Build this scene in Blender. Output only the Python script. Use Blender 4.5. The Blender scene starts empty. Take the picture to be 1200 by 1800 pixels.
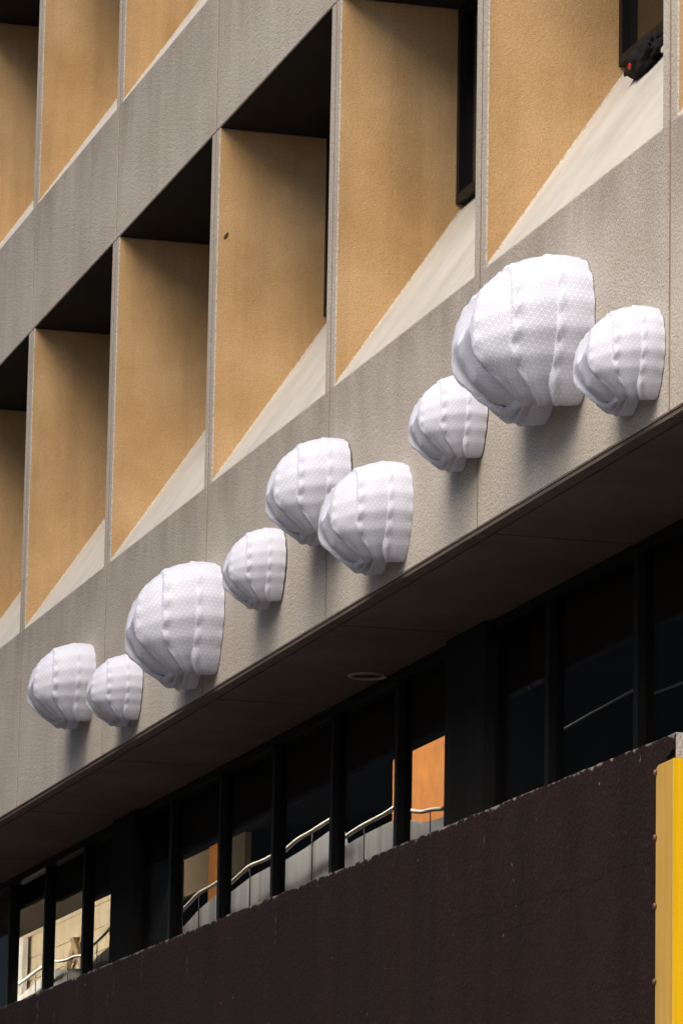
import bpy, bmesh, math, random
from mathutils import Matrix, Vector
R = math.radians
random.seed(7)
scene = bpy.context.scene
COL = scene.collection

# ------------------------------------------------------------------ camera
cam_d = bpy.data.cameras.new('camera')
cam = bpy.data.objects.new('camera', cam_d)
COL.objects.link(cam)
cam_d.sensor_fit = 'VERTICAL'
cam_d.sensor_height = 36.0
cam_d.lens = 158.07
cam_d.clip_start = 0.1
cam_d.clip_end = 3000
yaw, pitch, roll = R(74.38932), R(11.45007), R(1.03849)
fw = Vector((-math.sin(yaw)*math.cos(pitch), math.cos(yaw)*math.cos(pitch), math.sin(pitch)))
r0 = Vector((math.cos(yaw), math.sin(yaw), 0)); u0 = r0.cross(fw)
rr = math.cos(roll)*r0 + math.sin(roll)*u0
uu = -math.sin(roll)*r0 + math.cos(roll)*u0
M = Matrix((rr, uu, -fw)).transposed().to_4x4()
M.translation = Vector((34.449, -7.022, 1.6))
cam.matrix_world = M
scene.camera = cam

# ------------------------------------------------------------------ light
SUN_DIR = Vector((1.0, -1.0, 1.42)).normalized()          # towards the sun
sun_el = math.asin(SUN_DIR.z)
sun_az = math.atan2(SUN_DIR.x, SUN_DIR.y)                   # clockwise from +Y
world = bpy.data.worlds.new('World')
scene.world = world
world.use_nodes = True
wn = world.node_tree.nodes
bg = wn['Background']
sky = wn.new('ShaderNodeTexSky')
sky.sky_type = 'NISHITA'
sky.sun_disc = False
sky.sun_elevation = sun_el
sky.sun_rotation = sun_az
sky.air_density = 1.0
sky.dust_density = 0.8
sky.ozone_density = 2.0
world.node_tree.links.new(sky.outputs[0], bg.inputs[0])
bg.inputs[1].default_value = 0.065
sun_d = bpy.data.lights.new('sun', 'SUN')
sun_d.energy = 1.5
sun_d.angle = R(46)
sun_d.color = (1.0, 0.885, 0.73)
sun = bpy.data.objects.new('sun', sun_d)
COL.objects.link(sun)
sun.rotation_euler = (-SUN_DIR).to_track_quat('-Z', 'Y').to_euler()
sun.location = (30, -20, 40)
vs = scene.view_settings
vs.view_transform = 'Standard'
vs.look = 'None'
vs.exposure = 2.15
vs.gamma = 1.0
vs.use_curve_mapping = False

# ------------------------------------------------------------------ helpers
def link(name, mesh, parent=None, mats=()):
    o = bpy.data.objects.new(name, mesh)
    COL.objects.link(o)
    for m in mats:
        if m.name not in [x.name for x in mesh.materials if x]:
            mesh.materials.append(m)
    if parent is not None:
        o.parent = parent
    return o

def tag(o, label=None, cat=None, group=None, kind=None):
    if label: o['label'] = label
    if cat: o['category'] = cat
    if group: o['group'] = group
    if kind: o['kind'] = kind
    return o

def empty(name, loc=(0, 0, 0)):
    o = bpy.data.objects.new(name, None)
    COL.objects.link(o)
    o.location = loc
    o.empty_display_size = 0.3
    return o

def bm_box(bm, x0, x1, y0, y1, z0, z1, mat=0):
    v = [bm.verts.new(p) for p in ((x0,y0,z0),(x1,y0,z0),(x1,y1,z0),(x0,y1,z0),(x0,y0,z1),(x1,y0,z1),(x1,y1,z1),(x0,y1,z1))]
    for f in ((0,3,2,1),(4,5,6,7),(0,1,5,4),(1,2,6,5),(2,3,7,6),(3,0,4,7)):
        bm.faces.new([v[i] for i in f]).material_index = mat

def finish(bm, name, bevel=0.0, seg=1, smooth=False):
    if bevel > 0:
        es = [e for e in bm.edges if len(e.link_faces) == 2 and e.calc_face_angle(0) > R(25)]
        bmesh.ops.bevel(bm, geom=es, offset=bevel, segments=seg, affect='EDGES', profile=0.5, clamp_overlap=True)
    me = bpy.data.meshes.new(name)
    bm.to_mesh(me); bm.free()
    if smooth:
        for p in me.polygons: p.use_smooth = True
    return me

def box(name, x0, x1, y0, y1, z0, z1, m, parent=None, bevel=0.0):
    bm = bmesh.new()
    bm_box(bm, x0, x1, y0, y1, z0, z1)
    return link(name, finish(bm, name, bevel), parent, (m,))

def tube(name, pts, rad, m, parent=None, n=10):
    bm = bmesh.new()
    rings = []
    P = [Vector(p) for p in pts]
    for i, p in enumerate(P):
        t = (P[min(i+1, len(P)-1)] - P[max(i-1, 0)]).normalized()
        a = t.cross(Vector((0, 0, 1)))
        if a.length < 1e-3: a = t.cross(Vector((0, 1, 0)))
        a.normalize(); b = t.cross(a)
        rings.append([bm.verts.new(p + rad*(math.cos(k*2*math.pi/n)*a + math.sin(k*2*math.pi/n)*b)) for k in range(n)])
    for i in range(len(P)-1):
        for k in range(n):
            bm.faces.new((rings[i][k], rings[i][(k+1) % n], rings[i+1][(k+1) % n], rings[i+1][k]))
    bm.faces.new(rings[0]); bm.faces.new(rings[-1][::-1])
    bmesh.ops.recalc_face_normals(bm, faces=bm.faces)
    return link(name, finish(bm, name, 0, 1, True), parent, (m,))

# ------------------------------------------------------------------ materials
class NT:
    def __init__(s, name):
        s.m = bpy.data.materials.new(name); s.m.use_nodes = True
        s.t = s.m.node_tree; s.b = s.t.nodes['Principled BSDF']
        s.pos = s.n('ShaderNodeNewGeometry').outputs['Position']
    def n(s, typ, **k):
        x = s.t.nodes.new(typ)
        for a, v in k.items(): setattr(x, a, v)
        return x
    def l(s, a, b): s.t.links.new(a, b)
    def noise(s, scale, detail=3, rough=0.55, vec=None, stretch=None):
        x = s.n('ShaderNodeTexNoise')
        x.inputs['Scale'].default_value = scale; x.inputs['Detail'].default_value = detail; x.inputs['Roughness'].default_value = rough
        v = vec or s.pos
        if stretch:
            mp = s.n('ShaderNodeMapping'); mp.inputs['Scale'].default_value = stretch
            s.l(v, mp.inputs['Vector']); v = mp.outputs[0]
        s.l(v, x.inputs['Vector'])
        return x.outputs['Fac']
    def ramp(s, fac, stops):
        x = s.n('ShaderNodeValToRGB'); cr = x.color_ramp
        while len(cr.elements) < len(stops): cr.elements.new(0.5)
        for e, (p, c) in zip(cr.elements, stops):
            e.position = p; e.color = (c[0], c[1], c[2], 1) if isinstance(c, tuple) else (c, c, c, 1)
        s.l(fac, x.inputs[0]); return x.outputs[0]
    def mix(s, a, b, fac, mode='MIX'):
        x = s.n('ShaderNodeMix', data_type='RGBA', blend_type=mode)
        for sock, v in ((x.inputs[0], fac), (x.inputs[6], a), (x.inputs[7], b)):
            if hasattr(v, 'is_output'): s.l(v, sock)
            elif isinstance(v, tuple): sock.default_value = (v[0], v[1], v[2], 1)
            else: sock.default_value = v if sock.type == 'VALUE' else (v, v, v, 1)
        return x.outputs[2]
    def math(s, op, a, b=0.0, c=0.0, clamp=False):
        x = s.n('ShaderNodeMath', operation=op, use_clamp=clamp)
        for sock, v in zip(x.inputs, (a, b, c)):
            if hasattr(v, 'is_output'): s.l(v, sock)
            else: sock.default_value = v
        return x.outputs[0]
    def bump(s, h, strength, dist, prev=None):
        x = s.n('ShaderNodeBump'); x.inputs['Strength'].default_value = strength; x.inputs['Distance'].default_value = dist
        s.l(h, x.inputs['Height'])
        if prev is not None: s.l(prev, x.inputs['Normal'])
        return x.outputs[0]
    def out(s, col=None, normal=None, rough=0.8, spec=0.3, metal=0.0):
        if col is not None:
            if hasattr(col, 'is_output'): s.l(col, s.b.inputs['Base Color'])
            else: s.b.inputs['Base Color'].default_value = (*col, 1)
        if normal is not None: s.l(normal, s.b.inputs['Normal'])
        s.b.inputs['Roughness'].default_value = rough
        s.b.inputs['Specular IOR Level'].default_value = spec
        s.b.inputs['Metallic'].default_value = metal
        return s.m

def grain_concrete(name, dark, light, grain=0.55, streak=0.35, bump=0.6, scale=75, grime=()):
    t = NT(name)
    g = t.noise(scale, 4, 0.65)
    g2 = t.noise(scale*0.42, 2, 0.5)
    base = t.mix(dark, light, t.ramp(t.noise(1.3, 5, 0.6), [(0.3, 0.0), (0.7, 1.0)]))
    gm = t.ramp(g, [(0.30, 1.0-grain), (0.46, 1.0-grain*0.25), (0.68, 1.0+grain*0.35)])
    c = t.mix(base, gm, 1.0, 'MULTIPLY')
    st = t.ramp(t.noise(1.0, 4, 0.6, stretch=(5.0, 5.0, 0.35)), [(0.32, 1.0-streak), (0.55, 1.0), (0.8, 1.0+streak*0.3)])
    c = t.mix(c, st, 1.0, 'MULTIPLY')
    if grime:
        sp3 = t.n('ShaderNodeSeparateXYZ'); t.l(t.pos, sp3.inputs[0])
        gn = t.ramp(t.noise(1.0, 5, 0.65, stretch=(2.6, 2.6, 1.1)), [(0.36, 0.0), (0.66, 1.0)])
        for zt_, h_ in grime:
            dd = t.math('SUBTRACT', zt_, sp3.outputs[2])
            up = t.n('ShaderNodeMapRange'); up.inputs[1].default_value = h_; up.inputs[2].default_value = 0.02; t.l(dd, up.inputs[0])
            on = t.math('GREATER_THAN', dd, 0.0)
            fac = t.math('MULTIPLY', t.math('MULTIPLY', up.outputs[0], on), t.math('MULTIPLY_ADD', gn, 0.45, 0.08))
            c = t.mix(c, (0.20, 0.16, 0.13), fac)
    # small dark pits
    vo = t.n('ShaderNodeTexVoronoi'); vo.inputs['Scale'].default_value = 9.0; t.l(t.pos, vo.inputs['Vector'])
    pit = t.ramp(vo.outputs['Distance'], [(0.02, 0.45), (0.06, 1.0)])
    c = t.mix(c, pit, 0.6, 'MULTIPLY')
    h = t.math('ADD', g, t.math('MULTIPLY', g2, 0.8))
    nb = t.bump(h, bump, 0.012)
    return t.out(c, nb, 0.9, 0.2)

M_FRONT = grain_concrete('front_concrete', (0.46, 0.405, 0.345), (0.56, 0.505, 0.45), grain=0.62, streak=0.08, scale=85, bump=0.65, grime=((6.285+1.41, 0.55), (6.285+3.855+1.0325, 0.7), (6.285+3.855+3.4775+1.0325, 0.7)))
M_WARM_LIT = grain_concrete('warm_lit_concrete', (0.43, 0.26, 0.115), (0.58, 0.385, 0.205), grain=0.36, streak=0.15, scale=125, bump=0.4)  # same concrete as the front, warm light on the jambs put in its colour
def sill_mat():
    t = NT('sill_concrete')
    base = t.mix((0.47, 0.43, 0.375), (0.56, 0.53, 0.485), t.noise(2.2, 4, 0.6))
    st = t.ramp(t.noise(1.0, 4, 0.6, stretch=(2.2, 1.6, 1.6)), [(0.32, 0.84), (0.6, 1.0)])
    c = t.mix(base, st, 1.0, 'MULTIPLY')
    sp = t.ramp(t.noise(28, 2, 0.5), [(0.22, 0.55), (0.30, 1.0)])
    c = t.mix(c, sp, 0.6, 'MULTIPLY')
    return t.out(c, t.bump(t.noise(60, 3), 0.25, 0.006), 0.85, 0.25)
M_SILL = sill_mat()
def plain(name, col, rough=0.6, spec=0.4, metal=0.0, var=0.15, scale=6, bump=0.0):
    t = NT(name)
    f = t.ramp(t.noise(scale, 4), [(0.3, 1-var), (0.7, 1+var*0.5)])
    c = t.mix(col, f, 1.0, 'MULTIPLY')
    nb = t.bump(t.noise(scale*9, 3), bump, 0.005) if bump else None
    return t.out(c, nb, rough, spec, metal)
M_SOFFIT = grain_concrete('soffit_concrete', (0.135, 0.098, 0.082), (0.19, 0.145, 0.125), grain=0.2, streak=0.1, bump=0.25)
M_HEAD = grain_concrete('shaded_head', (0.012, 0.009, 0.0075), (0.017, 0.014, 0.011), grain=0.2, streak=0.1, bump=0.25)  # shade of the recess heads put into near-black concrete
M_SEAL = plain('sealant', (0.27, 0.195, 0.14), 0.7, 0.3, var=0.25, scale=9)
M_FRAME = plain('dark_frame', (0.007, 0.0065, 0.0065), 0.45, 0.2)
M_COLUMN = grain_concrete('dark_column', (0.010, 0.009, 0.009), (0.015, 0.014, 0.014), grain=0.3, bump=0.2)
def dark_glass():
    t = NT('dark_glass')
    return t.out((0.006, 0.006, 0.007), t.bump(t.noise(1.2, 2), 0.05, 0.02), 0.04, 0.5)
M_DGLASS = dark_glass()
def clear_glass():
    t = NT('clear_glass')
    nt = t.t
    tr = t.n('ShaderNodeBsdfTransparent'); tr.inputs[0].default_value = (0.86, 0.86, 0.85, 1)
    gl = t.n('ShaderNodeBsdfGlossy'); gl.inputs['Roughness'].default_value = 0.02
    gl.inputs[0].default_value = (1, 1, 1, 1)
    mx = t.n('ShaderNodeMixShader'); mx.inputs[0].default_value = 0.03
    t.l(tr.outputs[0], mx.inputs[1]); t.l(gl.outputs[0], mx.inputs[2])
    t.l(mx.outputs[0], nt.nodes['Material Output'].inputs['Surface'])
    return t.m
M_GLASS = clear_glass()

def brown_wall():
    t = NT('brown_stucco')
    g = t.noise(62, 4, 0.65)
    base = t.mix((0.0125, 0.0046, 0.003), (0.0195, 0.009, 0.0064), t.noise(1.1, 4))
    c = t.mix(base, t.ramp(g, [(0.3, 0.35), (0.5, 1.0), (0.70, 1.9)]), 1.0, 'MULTIPLY')
    sep = t.n('ShaderNodeSeparateXYZ'); t.l(t.pos, sep.inputs[0])
    z = sep.outputs[2]; x = sep.outputs[0]
    # worn pale top edge
    edge = t.math('SUBTRACT', z, t.math('MULTIPLY', t.math('SUBTRACT', t.noise(14, 4, 0.7), 0.5), 0.10))
    ef = t.n('ShaderNodeMapRange'); ef.inputs[1].default_value = 4.473; ef.inputs[2].default_value = 4.483
    t.l(edge, ef.inputs[0])
    c = t.mix(c, (0.24, 0.21, 0.19), ef.outputs[0])
    # thin lime drips below the edge
    dr = t.ramp(t.noise(1.0, 2, 0.5, stretch=(26, 26, 1.6)), [(0.725, 0.0), (0.755, 1.0)])
    up = t.n('ShaderNodeMapRange'); up.inputs[1].default_value = 3.9; up.inputs[2].default_value = 4.4; t.l(z, up.inputs[0])
    brk = t.ramp(t.noise(30, 2), [(0.45, 0.0), (0.6, 1.0)])
    df = t.math('MULTIPLY', t.math('MULTIPLY', dr, up.outputs[0]), brk)
    c = t.mix(c, (0.30, 0.27, 0.25), t.math('MULTIPLY', df, 0.7))
    # loose pale specks
    spk = t.ramp(t.noise(21, 2, 0.5), [(0.765, 0.0), (0.80, 1.0)])
    c = t.mix(c, (0.28, 0.25, 0.22), t.math('MULTIPLY', spk, 0.7))
    # vertical dirt bands
    c = t.mix(c, t.ramp(t.noise(1.0, 3, stretch=(4, 4, 0.3)), [(0.35, 0.72), (0.6, 1.0)]), 1.0, 'MULTIPLY')
    # board seams in the render (relief)
    def seam(z0, x0, x1, w, amp):
        wob = t.math('MULTIPLY', t.math('SUBTRACT', t.noise(2.2, 3), 0.5), 0.10)
        d = t.math('SUBTRACT', t.math('ADD', z, wob), z0)
        mr = t.n('ShaderNodeMapRange', interpolation_type='SMOOTHSTEP')
        mr.inputs[1].default_value = -w; mr.inputs[2].default_value = w
        t.l(d, mr.inputs[0])
        gx = t.n('ShaderNodeMapRange', interpolation_type='SMOOTHSTEP'); gx.inputs[1].default_value = x0; gx.inputs[2].default_value = x0+0.7; t.l(x, gx.inputs[0])
        gy = t.n('ShaderNodeMapRange', interpolation_type='SMOOTHSTEP'); gy.inputs[1].default_value = x1; gy.inputs[2].default_value = x1-0.5; t.l(x, gy.inputs[0])
        return t.math('MULTIPLY', t.math('MULTIPLY', mr.outputs[0], amp), t.math('MULTIPLY', gx.outputs[0], gy.outputs[0]))
    s1 = seam(3.975, 13.3, 16.5, 0.008, 1.0)
    s2 = seam(3.87, 14.0, 15.2, 0.006, 0.7)
    s3 = seam(3.465, 15.2, 16.6, 0.007, 0.9)
    hh = t.math('ADD', t.math('ADD', s1, s2), s3)
    n1 = t.bump(hh, 0.35, 0.012)
    n2 = t.bump(t.math('ADD', g, t.math('MULTIPLY', t.noise(24, 3), 0.7)), 0.9, 0.014, n1)
    return t.out(c, n2, 0.85, 0.12)
M_BROWN = brown_wall()
M_PALE = grain_concrete('pale_concrete', (0.40, 0.35, 0.30), (0.5, 0.46, 0.41))
def yellow(name, c0, c1, rough):
    t = NT(name)
    c = t.mix(c0, c1, t.noise(5, 4))
    st = t.ramp(t.noise(1.0, 4, 0.6, stretch=(40, 40, 1.2)), [(0.35, 0.86), (0.6, 1.0)])
    c = t.mix(c, st, 1.0, 'MULTIPLY')
    chip = t.ramp(t.noise(38, 4, 0.7), [(0.70, 0.0), (0.73, 1.0)])
    c = t.mix(c, (0.12, 0.06, 0.02), t.math('MULTIPLY', chip, 0.8))
    return t.out(c, t.bump(t.noise(16, 3), 0.08, 0.01), rough, 0.5)
M_YELLOW = yellow('yellow_paint', (0.82, 0.46, 0.004), (0.86, 0.50, 0.006), 0.38)
M_YELLOW_DUSTY_SHADE = yellow('dusty_shaded_yellow', (0.42, 0.235, 0.03), (0.50, 0.30, 0.07), 0.7)  # dust, plus the front leg's shade put into the colour
M_RIVET = plain('rusty_rivet', (0.16, 0.09, 0.06), 0.5, 0.5, 0.6)

def shell_mat():
    t = NT('patterned_shell')
    uv = t.n('ShaderNodeUVMap'); uv.uv_map = 'UVMap'
    sep = t.n('ShaderNodeSeparateXYZ'); t.l(uv.outputs[0], sep.inputs[0])
    u, v = sep.outputs[0], sep.outputs[1]
    cell = 0.026
    def tri(a, b):
        p = t.math('ADD', t.math('MULTIPLY', u, a/cell), t.math('MULTIPLY', v, b/cell))
        return t.math('ABSOLUTE', t.math('SUBTRACT', t.math('FRACT', p), 0.5))
    ds = [tri(1.0, 0.0), tri(0.5, 0.866), tri(0.5, -0.866)]
    mx = t.math('MAXIMUM', t.math('MAXIMUM', ds[0], ds[1]), ds[2])
    line = t.ramp(mx, [(0.40, 0.0), (0.46, 1.0)])
    mn = t.math('ADD', t.math('ADD', ds[0], ds[1]), ds[2])
    dot = t.ramp(mn, [(0.42, 1.0), (0.55, 0.0)])
    pat = t.math('MAXIMUM', line, t.math('MULTIPLY', dot, 0.8))
    big = t.mix((0.46, 0.475, 0.60), (0.54, 0.55, 0.66), t.noise(3.0, 3))
    c = t.mix(big, (0.74, 0.745, 0.81), pat)
    nb = t.bump(pat, 0.35, 0.004)
    nb = t.bump(t.noise(45, 3), 0.12, 0.01, nb)
    return t.out(c, nb, 0.55, 0.35)
M_SHELL = shell_mat()

# ------------------------------------------------------------------ setting
W = 3.0            # bay width
Z0 = 6.285         # underside of the overhang
def ground_mat():
    t = NT('asphalt')
    c = t.mix((0.040, 0.038, 0.036), (0.065, 0.062, 0.058), t.noise(0.6, 5))
    return t.out(c, t.bump(t.noise(80, 3), 0.4, 0.01), 0.9, 0.2)
M_GROUND = ground_mat()
bm = bmesh.new()
v = [bm.verts.new(p) for p in ((-900, -900, 0), (900, -900, 0), (900, 900, 0), (-900, 900, 0))]
bm.faces.new(v)
tag(link('ground', finish(bm, 'ground'), None, (M_GROUND,)), 'dark asphalt street below the building', None, None, 'structure')

bm = bmesh.new(); bm_box(bm, -60, 40, -5.2, -0.6, 0.003, 0.13)  # unseen pale paving, added to bounce light under the shells
tag(link('bounce_paving', finish(bm, 'bounce_paving', 0.02), None, (plain('bounce_slab', (0.40, 0.375, 0.35), 0.9, 0.2),)), 'unseen pale paving added to bounce light up to the shells', None, None, 'structure')
# unseen blocks added to shade the facade's left and darken recesses and windows
M_SHADING_BLOCK = plain('shading_block_brick', (0.10, 0.09, 0.088), 0.9, 0.1)
tw = tag(empty('shading_block', (-80, -34, 0)), 'unseen dark brick tower added across the street to shade the left facade and darken the glass', 'building')
box('wall', -90, 103, -22, 12, 0, 36, M_SHADING_BLOCK, tw)
box('roof', -90.5, 103.5, -22.5, 12.5, 36.003, 36.6, M_SHADING_BLOCK, tw)
tw2 = tag(empty('shading_block', (78, -6, 0)), 'unseen dark brick slab added behind the viewer to cut low sky light', 'building')  # unseen slab added to cut low sky and darken the recess tops
box('wall', 0, 18, -40, 40, 0, 80, M_SHADING_BLOCK, tw2)
box('roof', -0.5, 18.5, -40.5, 40.5, 80.003, 80.6, M_SHADING_BLOCK, tw2)
# ------------------------------------------------------------------ building
B = tag(empty('office_building'), 'concrete office block with deep window recesses tinted for warm light above a dark recessed ground floor', 'building')
HF, D, RISE, OPEN = 0.105, 0.80, 1.195, 2.445
def panel_mesh(sp, variant):
    tot = sp + OPEN
    g = 0.015
    rnd = random.Random(variant)
    bm = bmesh.new()
    xs = [g, HF, W-HF, W-g]
    V = {}
    def P(x, y, z):
        k = (round(x, 4), round(y, 4), round(z, 4))
        if k not in V: V[k] = bm.verts.new((x, y, z))
        return V[k]
    def F(pts, m): bm.faces.new([P(*p) for p in pts]).material_index = m
    for a, b in zip(xs, xs[1:]):
        F([(a,0,0),(b,0,0),(b,0,sp),(a,0,sp)], 0)
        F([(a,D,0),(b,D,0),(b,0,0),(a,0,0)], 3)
    F([(xs[0],0,sp),(xs[1],0,sp),(xs[1],0,tot),(xs[0],0,tot)], 0)
    F([(xs[2],0,sp),(xs[3],0,sp),(xs[3],0,tot),(xs[2],0,tot)], 0)
    F([(xs[1],0,sp),(xs[2],0,sp),(xs[2],D,sp+RISE),(xs[1],D,sp+RISE)], 2)
    F([(xs[1],0,sp),(xs[1],D,sp+RISE),(xs[1],D,tot),(xs[1],0,tot)], 1)
    F([(xs[2],0,sp),(xs[2],0,tot),(xs[2],D,tot),(xs[2],D,sp+RISE)], 1)
    F([(xs[0],0,0),(xs[0],0,sp),(xs[0],0,tot),(xs[0],D,tot),(xs[0],D,0)], 0)
    F([(xs[3],0,0),(xs[3],D,0),(xs[3],D,tot),(xs[3],0,tot),(xs[3],0,sp)], 0)
    F([(xs[0],0,tot),(xs[1],0,tot),(xs[1],D,tot),(xs[0],D,tot)], 0)
    F([(xs[2],0,tot),(xs[3],0,tot),(xs[3],D,tot),(xs[2],D,tot)], 0)
    bmesh.ops.recalc_face_normals(bm, faces=bm.faces)
    keep = [e for e in bm.edges if len(e.link_faces) == 2 and e.calc_face_angle(0) > R(25) and not all(abs(v.co.x-g) < 1e-4 or abs(v.co.x-(W-g)) < 1e-4 for v in e.verts)]
    bmesh.ops.bevel(bm, geom=keep, offset=0.007, segments=1, affect='EDGES', profile=0.5, clamp_overlap=True)
    return finish(bm, 'facade_panel')
rows = [(Z0, 1.41), (Z0+3.855, 1.0325), (Z0+3.855+3.4775, 1.0325)]
K0, K1 = -8, 9
pm = {}
def window_meshes():
    fb = bmesh.new(); x0, x1 = HF+0.004, W-HF-0.004
    zb, zt = RISE+0.003, OPEN-0.004
    y0, y1 = D-0.055, D+0.02
    t = 0.055
    bm_box(fb, x0, x1, y0, y1, zb, zb+t); bm_box(fb, x0, x1, y0, y1, zt-t, zt)
    bm_box(fb, x0, x0+t, y0, y1, zb+t, zt-t); bm_box(fb, x1-t, x1, y0, y1, zb+t, zt-t)
    bm_box(fb, W/2-t/2, W/2+t/2, y0+0.005, y1-0.005, zb+t, zt-t)
    pb = bmesh.new()
    bm_box(pb, x0+t, W/2-t/2, D-0.01, D+0.0, zb+t, zt-t)
    pb2 = bmesh.new()
    bm_box(pb2, W/2+t/2, x1-t, D-0.01, D+0.0, zb+t, zt-t)
    return finish(fb, 'window_frame', 0.004), finish(pb, 'pane'), finish(pb2, 'pane')
wf, wp1, wp2 = window_meshes()
wf.materials.append(M_FRAME); wp1.materials.append(M_DGLASS); wp2.materials.append(M_DGLASS)
for r, (zb, sp) in enumerate(rows):
    if sp not in pm:
        pm[sp] = panel_mesh(sp, r)
        for m in (M_FRONT, M_WARM_LIT, M_SILL, M_HEAD): pm[sp].materials.append(m)
    for k in range(K0, K1):
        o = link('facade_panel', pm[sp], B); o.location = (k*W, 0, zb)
        f = link('window', wf, B); f.location = (k*W, 0, zb+sp)
        for q in (wp1, wp2): link('pane', q, f)
top = rows[-1][0] + rows[-1][1] + OPEN
sb = bmesh.new(); bm_box(sb, -0.020, 0.020, 0.003, 0.05, 0, top-Z0)
sm = finish(sb, 'joint_sealant'); sm.materials.append(M_SEAL)
for k in range(K0, K1+1):
    o = link('joint_sealant', sm, B); o.location = (k*W, 0, Z0+0.004)
# upper body behind the panels, roof parapet
box('upper_body', K0*W, K1*W, D+0.03, 9.0, Z0+0.72, top, M_FRONT, B)
box('roof_coping', K0*W-0.02, K1*W+0.02, -0.03, 9.0, top+0.003, top+0.35, M_FRONT, B, 0.02)
# soffit panels with a drip groove
zs0, zs1 = Z0-0.035, Z0-0.004
sb = bmesh.new()
bm_box(sb, 0.013, W-0.013, 0.10, 0.935, Z0-0.022, Z0-0.002)
bm_box(sb, 0.006, W-0.006, 0.012, 0.085, Z0-0.022, Z0-0.002)
spm = finish(sb, 'soffit_panel', 0.004); spm.materials.append(M_SOFFIT)
for k in range(K0, K1):
    o = link('soffit_panel', spm, B); o.location = (k*W, 0, 0)
box('soffit_slab', K0*W, K1*W, D+0.004, 1.10, Z0+0.001, Z0+0.715, M_SOFFIT, B)

# recessed ground floor front
FLOOR = 3.40
GY = 0.92
cb = bmesh.new(); bm_box(cb, -0.39, 0.39, 0.845, 1.25, FLOOR, Z0-0.024)
cm = finish(cb, 'column', 0.006); cm.materials.append(M_COLUMN)
for k in (-2, -1, 0, 1, 2):
    o = link('column', cm, B); o.location = (9*k+0.09, 0, 0)
mb = bmesh.new(); bm_box(mb, -0.035, 0.035, GY-0.05, GY+0.04, FLOOR, Z0-0.086)
mm = finish(mb, 'mullion', 0.004); mm.materials.append(M_FRAME)
gb = bmesh.new(); bm_box(gb, 0.037, 1.463, GY-0.005, GY+0.005, FLOOR+0.02, Z0-0.088)
gm = finish(gb, 'pane'); gm.materials.append(M_GLASS)
gb = bmesh.new(); bm_box(gb, 0.037, 1.463, GY-0.006, GY+0.006, FLOOR+0.02, Z0-0.088)
gmd = finish(gb, 'pane'); gmd.materials.append(M_DGLASS)
hb = bmesh.new(); bm_box(hb, 0.0, W*3, GY-0.04, GY+0.05, Z0-0.084, Z0-0.024)
hm = finish(hb, 'window_head', 0.004); hm.materials.append(M_FRAME)
for k in (-2, -1, 0, 1):
    o = link('window_head', hm, B); o.location = (9*k+0.09, 0.004, 0)
for i in range(-14, 19):
    x = 1.5*i + 0.08
    if i % 6: 
        o = link('mullion', mm, B); o.location = (x, 0, 0)
    if i < 18:
        o = link('pane', gmd if i < -3 else gm, B); o.location = (x, 0, 0)

# ------------------------------------------------------------------ stand-ins for the window reflections, built behind the glass
M_DARK_REFL = plain('dark_reflection', (0.030, 0.022, 0.017), 0.8, 0.2)
M_ORANGE = plain('mirrored_orange', (0.72, 0.27, 0.05), 0.75, 0.3, var=0.18, scale=7)
M_BEIGE = plain('mirrored_beige_block', (0.62, 0.52, 0.38), 0.85, 0.2, var=0.12, scale=3, bump=0.2)
M_CONC_MIRRORED = grain_concrete('mirrored_concrete', (0.30, 0.30, 0.31), (0.38, 0.385, 0.40), grain=0.15, streak=0.4, bump=0.1)
M_RAIL = plain('mirrored_rail_paint', (0.78, 0.70, 0.58), 0.35, 0.5, var=0.05)
CEIL = 6.95
box('reflection_box_back', K0*W, K1*W, 5.6, 5.75, FLOOR, CEIL-0.01, M_DARK_REFL, B)
box('reflection_box_end', K0*W, K0*W+0.15, 1.26, 5.59, FLOOR, CEIL-0.009, M_DARK_REFL, B)
box('reflection_box_end', K1*W-0.15, K1*W, 1.26, 5.59, FLOOR, CEIL-0.009, M_DARK_REFL, B)
box('reflection_box_top', K0*W, K1*W, 1.11, 5.75, CEIL, CEIL+0.04, M_DARK_REFL, B)
box('reflection_box_bottom', K0*W, K1*W, GY+0.06, 5.75, FLOOR-0.2, FLOOR-0.005, M_DARK_REFL, B)
box('mirrored_soffit', -23.9, -3.81, 1.13, 1.19, 6.10, CEIL-0.005, M_DARK_REFL, B)  # dark boards standing in for the soffit mirrored in the panes
box('mirrored_soffit', -3.80, -2.51, 1.13, 1.19, 6.0, CEIL-0.005, M_DARK_REFL, B)
box('mirrored_soffit', -2.5, K1*W, 1.13, 1.19, 5.862, CEIL-0.005, M_DARK_REFL, B)

terr = box('terrace_floor', K0*W, 16.70, -0.40, GY+0.04, FLOOR-0.22, FLOOR-0.006, M_SOFFIT)
tag(terr, 'narrow concrete terrace behind the dark brown wall', None, None, 'structure')

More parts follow.
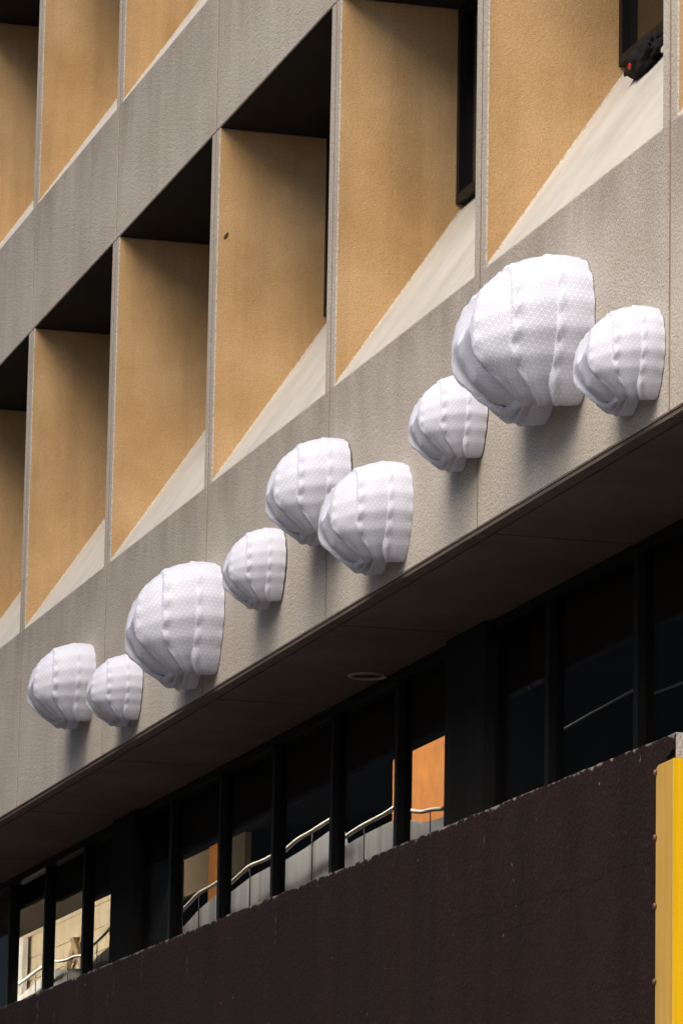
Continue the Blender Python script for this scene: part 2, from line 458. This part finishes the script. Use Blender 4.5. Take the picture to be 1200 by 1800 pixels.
# balustrade and rail broken per pane to imitate the wavy reflection
RAILS = [[(-9.9,5.79),(-9.2,5.82),(-8.6,5.86),(-8.1,5.885)],
         [(-7.98,5.925),(-7.6,5.87),(-7.14,5.845),(-6.8,5.845),(-6.36,5.81)],
         [(-6.24,5.865),(-5.9,5.90),(-5.4,5.965)],
         [(-4.0,5.89),(-3.4,5.93),(-2.95,5.985)],
         [(-2.82,5.815),(-2.4,5.88),(-2.05,5.93),(-1.6,5.945),(-1.26,5.965)],
         [(-1.13,5.88),(-0.75,5.93),(-0.365,5.97),(0.1,5.968),(0.46,5.98)],
         [(0.58,5.95),(1.02,6.009),(1.5,6.03),(2.12,6.06)],
         [(2.26,5.86),(2.6,5.885),(2.935,5.903),(3.4,5.915),(3.84,5.94)],
         [(3.97,5.885),(4.38,5.818),(4.6,5.805),(4.9,5.775)],
         [(6.25,5.98),(6.81,6.014),(7.27,6.036)],
         [(7.43,5.955),(7.9,5.978),(8.285,5.992),(8.96,6.015)],
         [(9.08,5.94),(9.72,5.926),(10.4,5.95)]]
hr = tag(empty('mirrored_handrail', (0, 2.0, FLOOR)), 'cream painted handrail above the low concrete wall behind the glass, standing in for its reflection', 'mirrored_handrail')
for seg in RAILS:
    pts = []
    n = len(seg)
    for i in range(n-1):
        for s in range(6):
            t = s/6
            p0, p1, p2, p3 = seg[max(i-1,0)], seg[i], seg[i+1], seg[min(i+2,n-1)]
            f = lambda a: 0.5*((2*p1[a]) + (-p0[a]+p2[a])*t + (2*p0[a]-5*p1[a]+4*p2[a]-p3[a])*t*t + (-p0[a]+3*p1[a]-3*p2[a]+p3[a])*t**3)
            pts.append((f(0), 0, f(1)-FLOOR))
    pts.append((seg[-1][0], 0, seg[-1][1]-FLOOR))
    tube('rail', pts, 0.016 if seg[0][0] < 6 else 0.008, M_RAIL, hr, 8)
    xm = seg[len(seg)//2]
    if seg[0][0] > 6: continue
    tube('post', [(xm[0], 0.0, xm[1]-FLOOR-0.017), (xm[0], 0.0, xm[1]-FLOOR-0.5)], 0.005, M_FRAME, hr, 6)
PAR = [(-10.6,5.70),(-8.86,5.851),(-8.47,5.872),(-7.5,5.80),(-7.06,5.745),(-6.5,5.82),(-5.9,5.88),(-4.423,5.901),(-3.66,5.96),(-3.50,5.70),(-3.345,5.73),(-2.6,5.86),(-1.91,5.932),(-1.638,5.879),
       (-0.9,5.945),(-0.165,5.965),(0.081,5.955),(0.811,5.988),(1.56,6.045),(1.72,5.85),(1.795,5.865),(2.3,5.89),(2.567,5.898),(3.265,5.911),(3.542,5.868),(3.9,5.80),(4.317,5.782),(5.2,5.80)]
bm = bmesh.new()
prof = []
for x, z in PAR: prof.append((x, z))
fr = [bm.verts.new((x, 2.14, z)) for x, z in prof]; fb_ = [bm.verts.new((x, 2.14, FLOOR)) for x, z in prof]
br = [bm.verts.new((x, 2.24, z)) for x, z in prof]; bb = [bm.verts.new((x, 2.24, FLOOR)) for x, z in prof]
for i in range(len(prof)-1):
    bm.faces.new((fb_[i], fb_[i+1], fr[i+1], fr[i])); bm.faces.new((fr[i], fr[i+1], br[i+1], br[i])); bm.faces.new((br[i], br[i+1], bb[i+1], bb[i]))
bm.faces.new((fb_[0], fr[0], br[0], bb[0])); bm.faces.new((fb_[-1], bb[-1], br[-1], fr[-1]))
tag(link('mirrored_balustrade', finish(bm, 'mirrored_balustrade'), None, (M_CONC_MIRRORED,)), 'low grey concrete wall behind the glass, standing in for its wavy reflection', 'wall')
# orange piers standing in for the window reflections
for a, b in ((-3.95, -3.70), (1.78, 1.98), (2.30, 3.35)):
    p = box('mirrored_orange_pier', a, b, 2.55, 2.60, FLOOR, CEIL-0.006, M_ORANGE, B)
# block wall standing in for the beige building mirrored at far left
bl = bmesh.new(); bm_box(bl, 0.006, 0.694, 0, 0.12, 0.004, 0.246)
blm = finish(bl, 'block', 0.008); blm.materials.append(M_BEIGE)
YB = 3.3
for r_ in range(9):
    for c_ in range(14):
        o = link('block', blm, B); o.location = (-19.0 + 0.7*c_ + (0.35 if r_ % 2 else 0), YB + random.uniform(0, 0.006), 4.9 + 0.25*r_)
box('mirrored_block_back', -19.1, -8.9, YB+0.05, YB+0.15, FLOOR, CEIL-0.007, M_BEIGE, B)

box('mirrored_tan_panel', -8.85, -5.6, 3.3, 3.36, 6.58, CEIL-0.007, plain('mirrored_tan_board', (0.42, 0.30, 0.16), 0.8), B)
box('mirrored_white_panel', -15.65, -15.08, 3.2, 3.26, 5.0, 6.88, plain('mirrored_white_panel', (0.8, 0.8, 0.8), 0.6), B)
tb = tag(empty('mirrored_a_frame_bars', (-12.45, 3.22, 6.62)), 'tan bars standing in for the A-frame mirrored in the far left windows', 'a_frame')  # bars standing in for the mirrored A-frame
M_MIRRORED_BARS = plain('mirrored_tan_bars', (0.34, 0.24, 0.14), 0.8)
for dx in (-1.07, 1.07):
    bmb = bmesh.new()
    pr = [(-0.09, 0.0), (0.09, 0.0), (dx+0.09, -0.75), (dx-0.09, -0.75)]
    va = [bmb.verts.new((px_, 0.0 if dx < 0 else -0.042, pz_)) for px_, pz_ in pr]; vb = [bmb.verts.new((px_, 0.04 if dx < 0 else -0.002, pz_)) for px_, pz_ in pr]
    bmb.faces.new(va); bmb.faces.new(vb[::-1])
    for i in range(4):
        j = (i+1) % 4; bmb.faces.new((va[j], va[i], vb[i], vb[j]))
    bmesh.ops.recalc_face_normals(bmb, faces=bmb.faces)
    link('bar', finish(bmb, 'bar', 0.004), tb, (M_MIRRORED_BARS,))

def lamp(name, x0, x1, y0, y1, z, col, strength, label):  # unseen lamps added to light the pieces behind the glass
    e = empty(name, ((x0+x1)/2, (y0+y1)/2, z)); tag(e, label, 'lamp')
    hx, hy = (x1-x0)/2, (y1-y0)/2
    box('housing', -hx-0.02, hx+0.02, -hy-0.02, hy-0.01, 0.052, 0.08, M_FRAME, e)
    m = bpy.data.materials.new('lamp_glow'); m.use_nodes = True
    n = m.node_tree.nodes; b = n['Principled BSDF']
    b.inputs['Emission Color'].default_value = (*col, 1); b.inputs['Emission Strength'].default_value = strength
    box('added_diffuser', -hx, hx, -hy, hy, 0.0, 0.050, m, e)
lamp('added_light', -3.4, 4.8, 1.45, 1.60, 6.86, (1.0, 0.92, 0.80), 7.0, 'unseen strip lamp added to light the low concrete wall behind the glass')
lamp('added_light', -17.0, -8.6, 1.32, 1.42, 6.32, (1.0, 0.90, 0.72), 26.0, 'unseen strip lamp added to brighten the beige block wall at far left')

# ------------------------------------------------------------------ terrace wall and guard
wall = empty('terrace_wall', (0, -0.6, 0))
tag(wall, 'long dark brown stucco wall with a worn pale top edge in front of the windows', 'wall')
bm = bmesh.new()
rnd = random.Random(3)
XR, ZT, TH = 16.76, 4.480, 0.24
xs = [-14.0]
while xs[-1] < XR-0.10: xs.append(xs[-1] + (0.5 if xs[-1] < 0 else rnd.uniform(0.05, 0.13)))
xs[-1] = XR
fr, bk, lo, lb = [], [], [], []
for x in xs:
    dz = rnd.uniform(-0.003, 0.0025) if x < XR-0.01 else 0
    fr.append(bm.verts.new((x, rnd.uniform(-0.001, 0.004), ZT+dz))); bk.append(bm.verts.new((x, TH, ZT+dz*0.5)))
    lo.append(bm.verts.new((x, 0, 0))); lb.append(bm.verts.new((x, TH, 0)))
mid = [bm.verts.new((x, 0, ZT-0.03)) for x in xs]
for i in range(len(xs)-1):
    bm.faces.new((lo[i], lo[i+1], mid[i+1], mid[i])); bm.faces.new((mid[i], mid[i+1], fr[i+1], fr[i]))
    bm.faces.new((fr[i], fr[i+1], bk[i+1], bk[i])); bm.faces.new((bk[i], bk[i+1], lb[i+1], lb[i]))
ef = bm.faces.new((lo[-1], lb[-1], bk[-1], fr[-1], mid[-1])); ef.material_index = 1
bm.faces.new((lo[0], mid[0], fr[0], bk[0], lb[0]))
link('wall_body', finish(bm, 'wall_body'), wall, (M_BROWN, M_PALE))

guard = empty('corner_guard', (XR, -0.6, 0))
tag(guard, 'bright yellow painted steel corner guard riveted to the end of the brown wall', 'corner guard')
bm = bmesh.new()
# folded sheet: front leg and return leg, sloped rounded top corner
t = 0.006; off = -0.012
z1, zc = 4.362, 4.368
def prism(pts, ya, yb):
    a = [bm.verts.new((x, ya, z)) for x, z in pts]; b = [bm.verts.new((x, yb, z)) for x, z in pts]
    bm.faces.new(a); bm.faces.new(b[::-1])
    for i in range(len(pts)):
        j = (i+1) % len(pts); bm.faces.new((a[j], a[i], b[i], b[j]))
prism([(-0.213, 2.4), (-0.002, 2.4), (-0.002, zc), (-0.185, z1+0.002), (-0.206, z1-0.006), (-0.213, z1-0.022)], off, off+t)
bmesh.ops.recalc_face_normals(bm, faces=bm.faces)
tag(link('front_leg', finish(bm, 'front_leg', 0.0015), guard, (M_YELLOW_DUSTY_SHADE,)), 'dusty yellow front leg with its shade put into the paint')
bm = bmesh.new()
bm_box(bm, 0.0, t+0.006, off, 0.22, 2.4, zc)
link('return_leg', finish(bm, 'return_leg', 0.003, 2), guard, (M_YELLOW,))
bm = bmesh.new()
bmesh.ops.create_uvsphere(bm, u_segments=10, v_segments=6, radius=0.013, matrix=Matrix.Diagonal((1, 0.7, 1, 1)))
rvm = finish(bm, 'rivet', 0, 1, True); rvm.materials.append(M_RIVET)
for z in (4.335, 4.057, 3.766, 3.446, 3.13, 2.8, 2.5):
    o = link('rivet', rvm, guard); o.location = (-0.207, off-0.006, z)
# broken flap of render above the guard
bm = bmesh.new()
pts = [(-0.10, 4.392), (-0.05, 4.400), (-0.01, 4.418), (-0.008, 4.405), (-0.045, 4.386), (-0.095, 4.383)]
prism(pts, -0.016, 0.002)
bmesh.ops.recalc_face_normals(bm, faces=bm.faces)
o = link('render_flap', finish(bm, 'render_flap', 0.002), wall, (M_FRAME,)); o.location = (XR, 0, 0)

# ------------------------------------------------------------------ soffit downlight
dl = empty('downlight', (7.30, 0.755, Z0-0.022))
tag(dl, 'round unlit recessed downlight in the dark soffit', 'downlight')
bm = bmesh.new()
n = 40
prof = [(0.125, 0.0), (0.125, -0.010), (0.118, -0.014), (0.100, -0.010), (0.096, -0.002)]
rg = [[bm.verts.new((r_*math.cos(2*math.pi*k/n), r_*math.sin(2*math.pi*k/n), z)) for k in range(n)] for r_, z in prof]
for a, b in zip(rg, rg[1:]):
    for k in range(n): bm.faces.new((a[k], a[(k+1) % n], b[(k+1) % n], b[k]))
bmesh.ops.recalc_face_normals(bm, faces=bm.faces)
link('trim_ring', finish(bm, 'trim_ring', 0, 1, True), dl, (plain('trim_metal', (0.42, 0.36, 0.32), 0.5, 0.5),))
bm = bmesh.new()
bmesh.ops.create_circle(bm, cap_ends=True, segments=32, radius=0.097, matrix=Matrix.Translation((0, 0, -0.0015)))
link('lens', finish(bm, 'lens'), dl, (M_FRAME,))

# ------------------------------------------------------------------ shells
def catmull(P, n):
    out = []
    for i in range(len(P)-1):
        p0, p1, p2, p3 = P[max(i-1,0)], P[i], P[i+1], P[min(i+2,len(P)-1)]
        for s in range(n):
            t = s/n
            out.append(tuple(0.5*((2*p1[a]) + (-p0[a]+p2[a])*t + (2*p0[a]-5*p1[a]+4*p2[a]-p3[a])*t*t + (-p0[a]+3*p1[a]-3*p2[a]+p3[a])*t**3) for a in (0, 1)))
    out.append(P[-1]); return out
half = [(0,0.13),(0.10,0.085),(0.20,0.015),(0.285,-0.005),(0.36,0.03),(0.45,0.19),(0.507,0.37),(0.492,0.54),(0.43,0.66),(0.33,0.735),(0.17,0.775),(0,0.785)]
dense = catmull(half, 24)
# equal arc length resample
L = [0]
for a, b in zip(dense, dense[1:]): L.append(L[-1] + math.hypot(a[0]-b[0], a[1]-b[1]))
NH = 90
def at(s):
    s *= L[-1]
    for i in range(1, len(L)):
        if L[i] >= s - 1e-9:
            t = (s-L[i-1])/max(L[i]-L[i-1], 1e-9)
            return (dense[i-1][0]+(dense[i][0]-dense[i-1][0])*t, dense[i-1][1]+(dense[i][1]-dense[i-1][1])*t)
    return dense[-1]
halfp = [at(i/NH) for i in range(NH+1)]
loop = [(x, y, i/NH) for i, (x, y) in enumerate(halfp)] + [(-x, y, 2-i/NH) for i, (x, y) in list(enumerate(halfp))[1:-1][::-1]]
# ring: (distance from wall at mid height, distance at the feet, scale of loop, height of loop centre)
RINGS = [(0.0, 0.0, 1.0, 0.36, 1.0, 0.0, 0.15, 0), (0.170, 0.115, 0.985, 0.357, 0.985, 0.1, 0.15, 0), (0.370, 0.185, 0.895, 0.326, 0.87, 0.45, 0.27, 0.05), (0.528, 0.260, 0.745, 0.285, 0.55, 0.85, 0.30, 0.3),
         (0.542, 0.470, 0.42, 0.290, 0.31, 1.0, 0.5, 1), (0.546, 0.536, 0.14, 0.310, 0.11, 1.0, 0.6, 1), (0.547, 0.547, 0.01, 0.320, 0.008, 1.0, 0.6, 1)]
ZH = 0.005
def sstep(x):
    x = max(0.0, min(1.0, x)); return x*x*(3-2*x)
def ring_pt(q, a_, b_, m, s):
    a, b = a_, b_
    dm, df, s_, c, sx, fl, wd, el = q
    s = s if s <= 1 else 2-s
    k = sstep((s-0.16)/wd)
    if s < 0.28 and fl > 0:
        b = b + ((-0.005 - 0.03*(1-min(1, (a/0.285)**2))) - b)*fl*sstep((0.28-s)/0.13)
    d = df + (dm-df)*k
    d *= (1 + 0.2*a*sx) * (1 - min(0.19, max(0.0, dm-0.2)*0.55)*sstep((s-0.55)/0.45)*(0.6 if el >= 1 else 1))
    if el > 0:
        ph = math.pi*s
        sg = 1 if a >= 0 else -1
        a = a + (sg*0.5*math.sin(ph)-a)*el
        b = b + (0.375-0.40*math.cos(ph)-b)*el
    return Vector((a*sx*m, -d, ZH + c + (b-0.36)*s_*m))
def lerp(q, r, t): return tuple(x+(y-x)*t for x, y in zip(q, r))
rs = random.Random(11)
RIBS = [0.21, 0.305, 0.395, 0.485, 0.575, 0.665, 0.755, 0.85, 0.95]
def rib(s):          # scallop: 1 on a rib, 0 in the valley between
    s = s if s <= 1 else 2-s
    return max(math.exp(-((s-r_)/0.024)**2) for r_ in RIBS)
def pit(s, k):
    s = s if s <= 1 else 2-s
    v = 0
    for i in range(len(RIBS)-1):
        m = (RIBS[i]+RIBS[i+1])/2
        v = max(v, (0.6+0.4*((i*7+k*3) % 3)/2)*math.exp(-((s-m)/0.013)**2))
    return v
shell_meshes = []
TUCK = [0.99, 0.992, 0.968, 0.945, 1.0]
for k in range(4):
    q0, q1 = RINGS[k], RINGS[k+1]
    cap = k == 3
    bm = bmesh.new(); uvl = bm.loops.layers.uv.new('UVMap')
    NV = 14
    rowsv = []
    stations = [(i/NV, 0) for i in range(NV+1)]
    if cap: stations += [(1.0+i/6, 0) for i in range(1, 13)]
    else: stations += [(1.02, 1), (1.045, 2), (1.08, 3)]
    for v_, ex in stations:
        q = lerp(q0, q1, v_) if v_ <= 1 else (lerp(q1, RINGS[k+2], v_-1) if v_ <= 2 else lerp(RINGS[k+2], RINGS[k+3], v_-2))
        tuck = TUCK[k] + (1-TUCK[k])*sstep(v_/0.6)
        swell = 0.024*math.sin(math.pi*min(1, v_))*(0.6 if k == 0 else 1.0)
        lipf = math.exp(-((v_-0.92)/0.10)**2) if not cap else 0.0
        edge = 0.5*math.exp(-(v_/0.12)**2) if k == 0 else 0.0
        row = []
        for (a, b, s) in loop:
            foot = sstep((b-0.02)/0.15)
            m = tuck + swell - (0.035*(1-foot)*(1-sstep(v_/0.6)) if k > 0 else 0.0)
            m += lipf*((0.026, 0.040, 0.046, 0)[k]*rib(s) - 0.034*pit(s, k)*math.exp(-((v_-0.92)/0.07)**2))*(0.3+0.7*foot) + lipf*0.030*(1-foot)
            m += 0.012*(rib(s)-0.4)*(1-lipf)*foot*(0.3 if cap else 1.0)
            m -= edge*0.030*pit(s, k)
            if ex == 1: m -= 0.005
            if ex == 2: m -= 0.020
            if ex == 3: m -= 0.052
            row.append(bm.verts.new(ring_pt(q, a, b, m, s)))
        rowsv.append(row)
    n = len(loop)
    arc = L[-1]
    vd = 0.15
    for i in range(len(rowsv)-1):
        for j in range(n):
            jj = (j+1) % n
            f = bm.faces.new((rowsv[i][j], rowsv[i][jj], rowsv[i+1][jj], rowsv[i+1][j]))
            f.smooth = True
            uvs = [(j, i), (j+1, i), (j+1, i+1), (j, i+1)]
            for lp, (uj, vi) in zip(f.loops, uvs):
                vv = stations[vi][0]
                sc = (lerp(q0, q1, min(1, vv))[2])
                lp[uvl].uv = ((uj/n)*2*arc*sc, k*0.185 + vv*0.185)
    if cap:
        f = bm.faces.new(rowsv[-1])
    bmesh.ops.recalc_face_normals(bm, faces=bm.faces)
    me = finish(bm, 'shell_band' if k else 'shell_collar')
    me.materials.append(M_SHELL)
    shell_meshes.append(me)
SHELLS = [
 (13.416, 0.318, 1.0, 'largest white ribbed shell on the facade, under the third recess from the right edge, overlapped by the small shell at far right'),
 (14.658, 0.093, 0.60, 'small white ribbed shell at the far right end of the row, overlapping the big shell'),
 (11.895, 0.370, 0.60, 'small white ribbed shell partly hidden behind the biggest shell, on its lower left'),
 (9.188, 0.457, 0.75, 'medium white ribbed shell, upper one of the overlapping middle pair'),
 (10.423, 0.064, 0.75, 'medium white ribbed shell, lower and nearer one of the overlapping middle pair'),
 (7.806, 0.293, 0.60, 'small white ribbed shell touching the upper right of the left-hand big shell'),
 (6.083, 0.074, 0.98, 'big white ribbed shell in the left half, just above the soffit edge'),
 (2.378, 0.318, 0.75, 'medium white ribbed shell at the far left end of the row'),
 (3.986, 0.100, 0.60, 'small white ribbed shell between the leftmost shell and the left-hand big shell'),
]
SHELLS[0] = SHELLS[0][:3] + ('largest white ribbed shell in the right half, second from the right end of the row',)
for (x, z, s, lab) in SHELLS:
    e = empty('shell_sculpture', (x, -0.004, Z0+z)); e.scale = (s*rs.uniform(0.975, 1.025), s*rs.uniform(0.98, 1.02), s)
    e.rotation_euler = (0, R(rs.uniform(-1.8, 1.8)), R(rs.uniform(-1.5, 1.5)))
    tag(e, lab, 'shell sculpture', 'white shell sculptures along the concrete band')
    for k, me in enumerate(shell_meshes):
        link('collar' if k == 0 else 'band', me, e)

# ------------------------------------------------------------------ small things
bm = bmesh.new()
bmesh.ops.create_icosphere(bm, subdivisions=4, radius=1.0)
rb = random.Random(5)
from mathutils import noise as mn
for v_ in bm.verts:
    p = v_.co.copy()
    h = 1 + 0.5*mn.noise(p*2.1) + 0.25*mn.noise(p*5.0)
    v_.co = Vector((p.x*0.24*h, p.y*0.05*h, p.z*0.085*h))
bl = link('cloth_bundle', finish(bm, 'cloth_bundle', 0, 1, True), None, (plain('black_cloth', (0.010, 0.009, 0.009), 0.9, 0.2, bump=0.6),))
bl.location = (12.95, 0.60, Z0+1.41+0.60*RISE/D+0.10)
tag(bl, 'crumpled black cloth lying on the sloping sill at the top right window', 'cloth')
bm = bmesh.new()
bm_box(bm, -0.009, 0.009, -0.004, 0.004, -0.03, 0.0)
rd = link('rag', finish(bm, 'rag', 0.003), bl, (plain('red_cloth', (0.45, 0.03, 0.02), 0.9),)); rd.location = (0.0, -0.085, -0.05); rd.rotation_euler = (0.3, 0.5, 0.4)
bm = bmesh.new()
bmesh.ops.create_icosphere(bm, subdivisions=2, radius=1.0, matrix=Matrix.Diagonal((0.002, 0.014, 0.026, 1)))
for v_ in bm.verts: v_.co.y += 0.4*v_.co.z
ch = link('stain', finish(bm, 'stain', 0, 1, True), B, (plain('stain_brown', (0.10, 0.055, 0.03), 0.9, 0.1),)); ch.location = (2*W+HF+0.001, 0.06, 9.39)
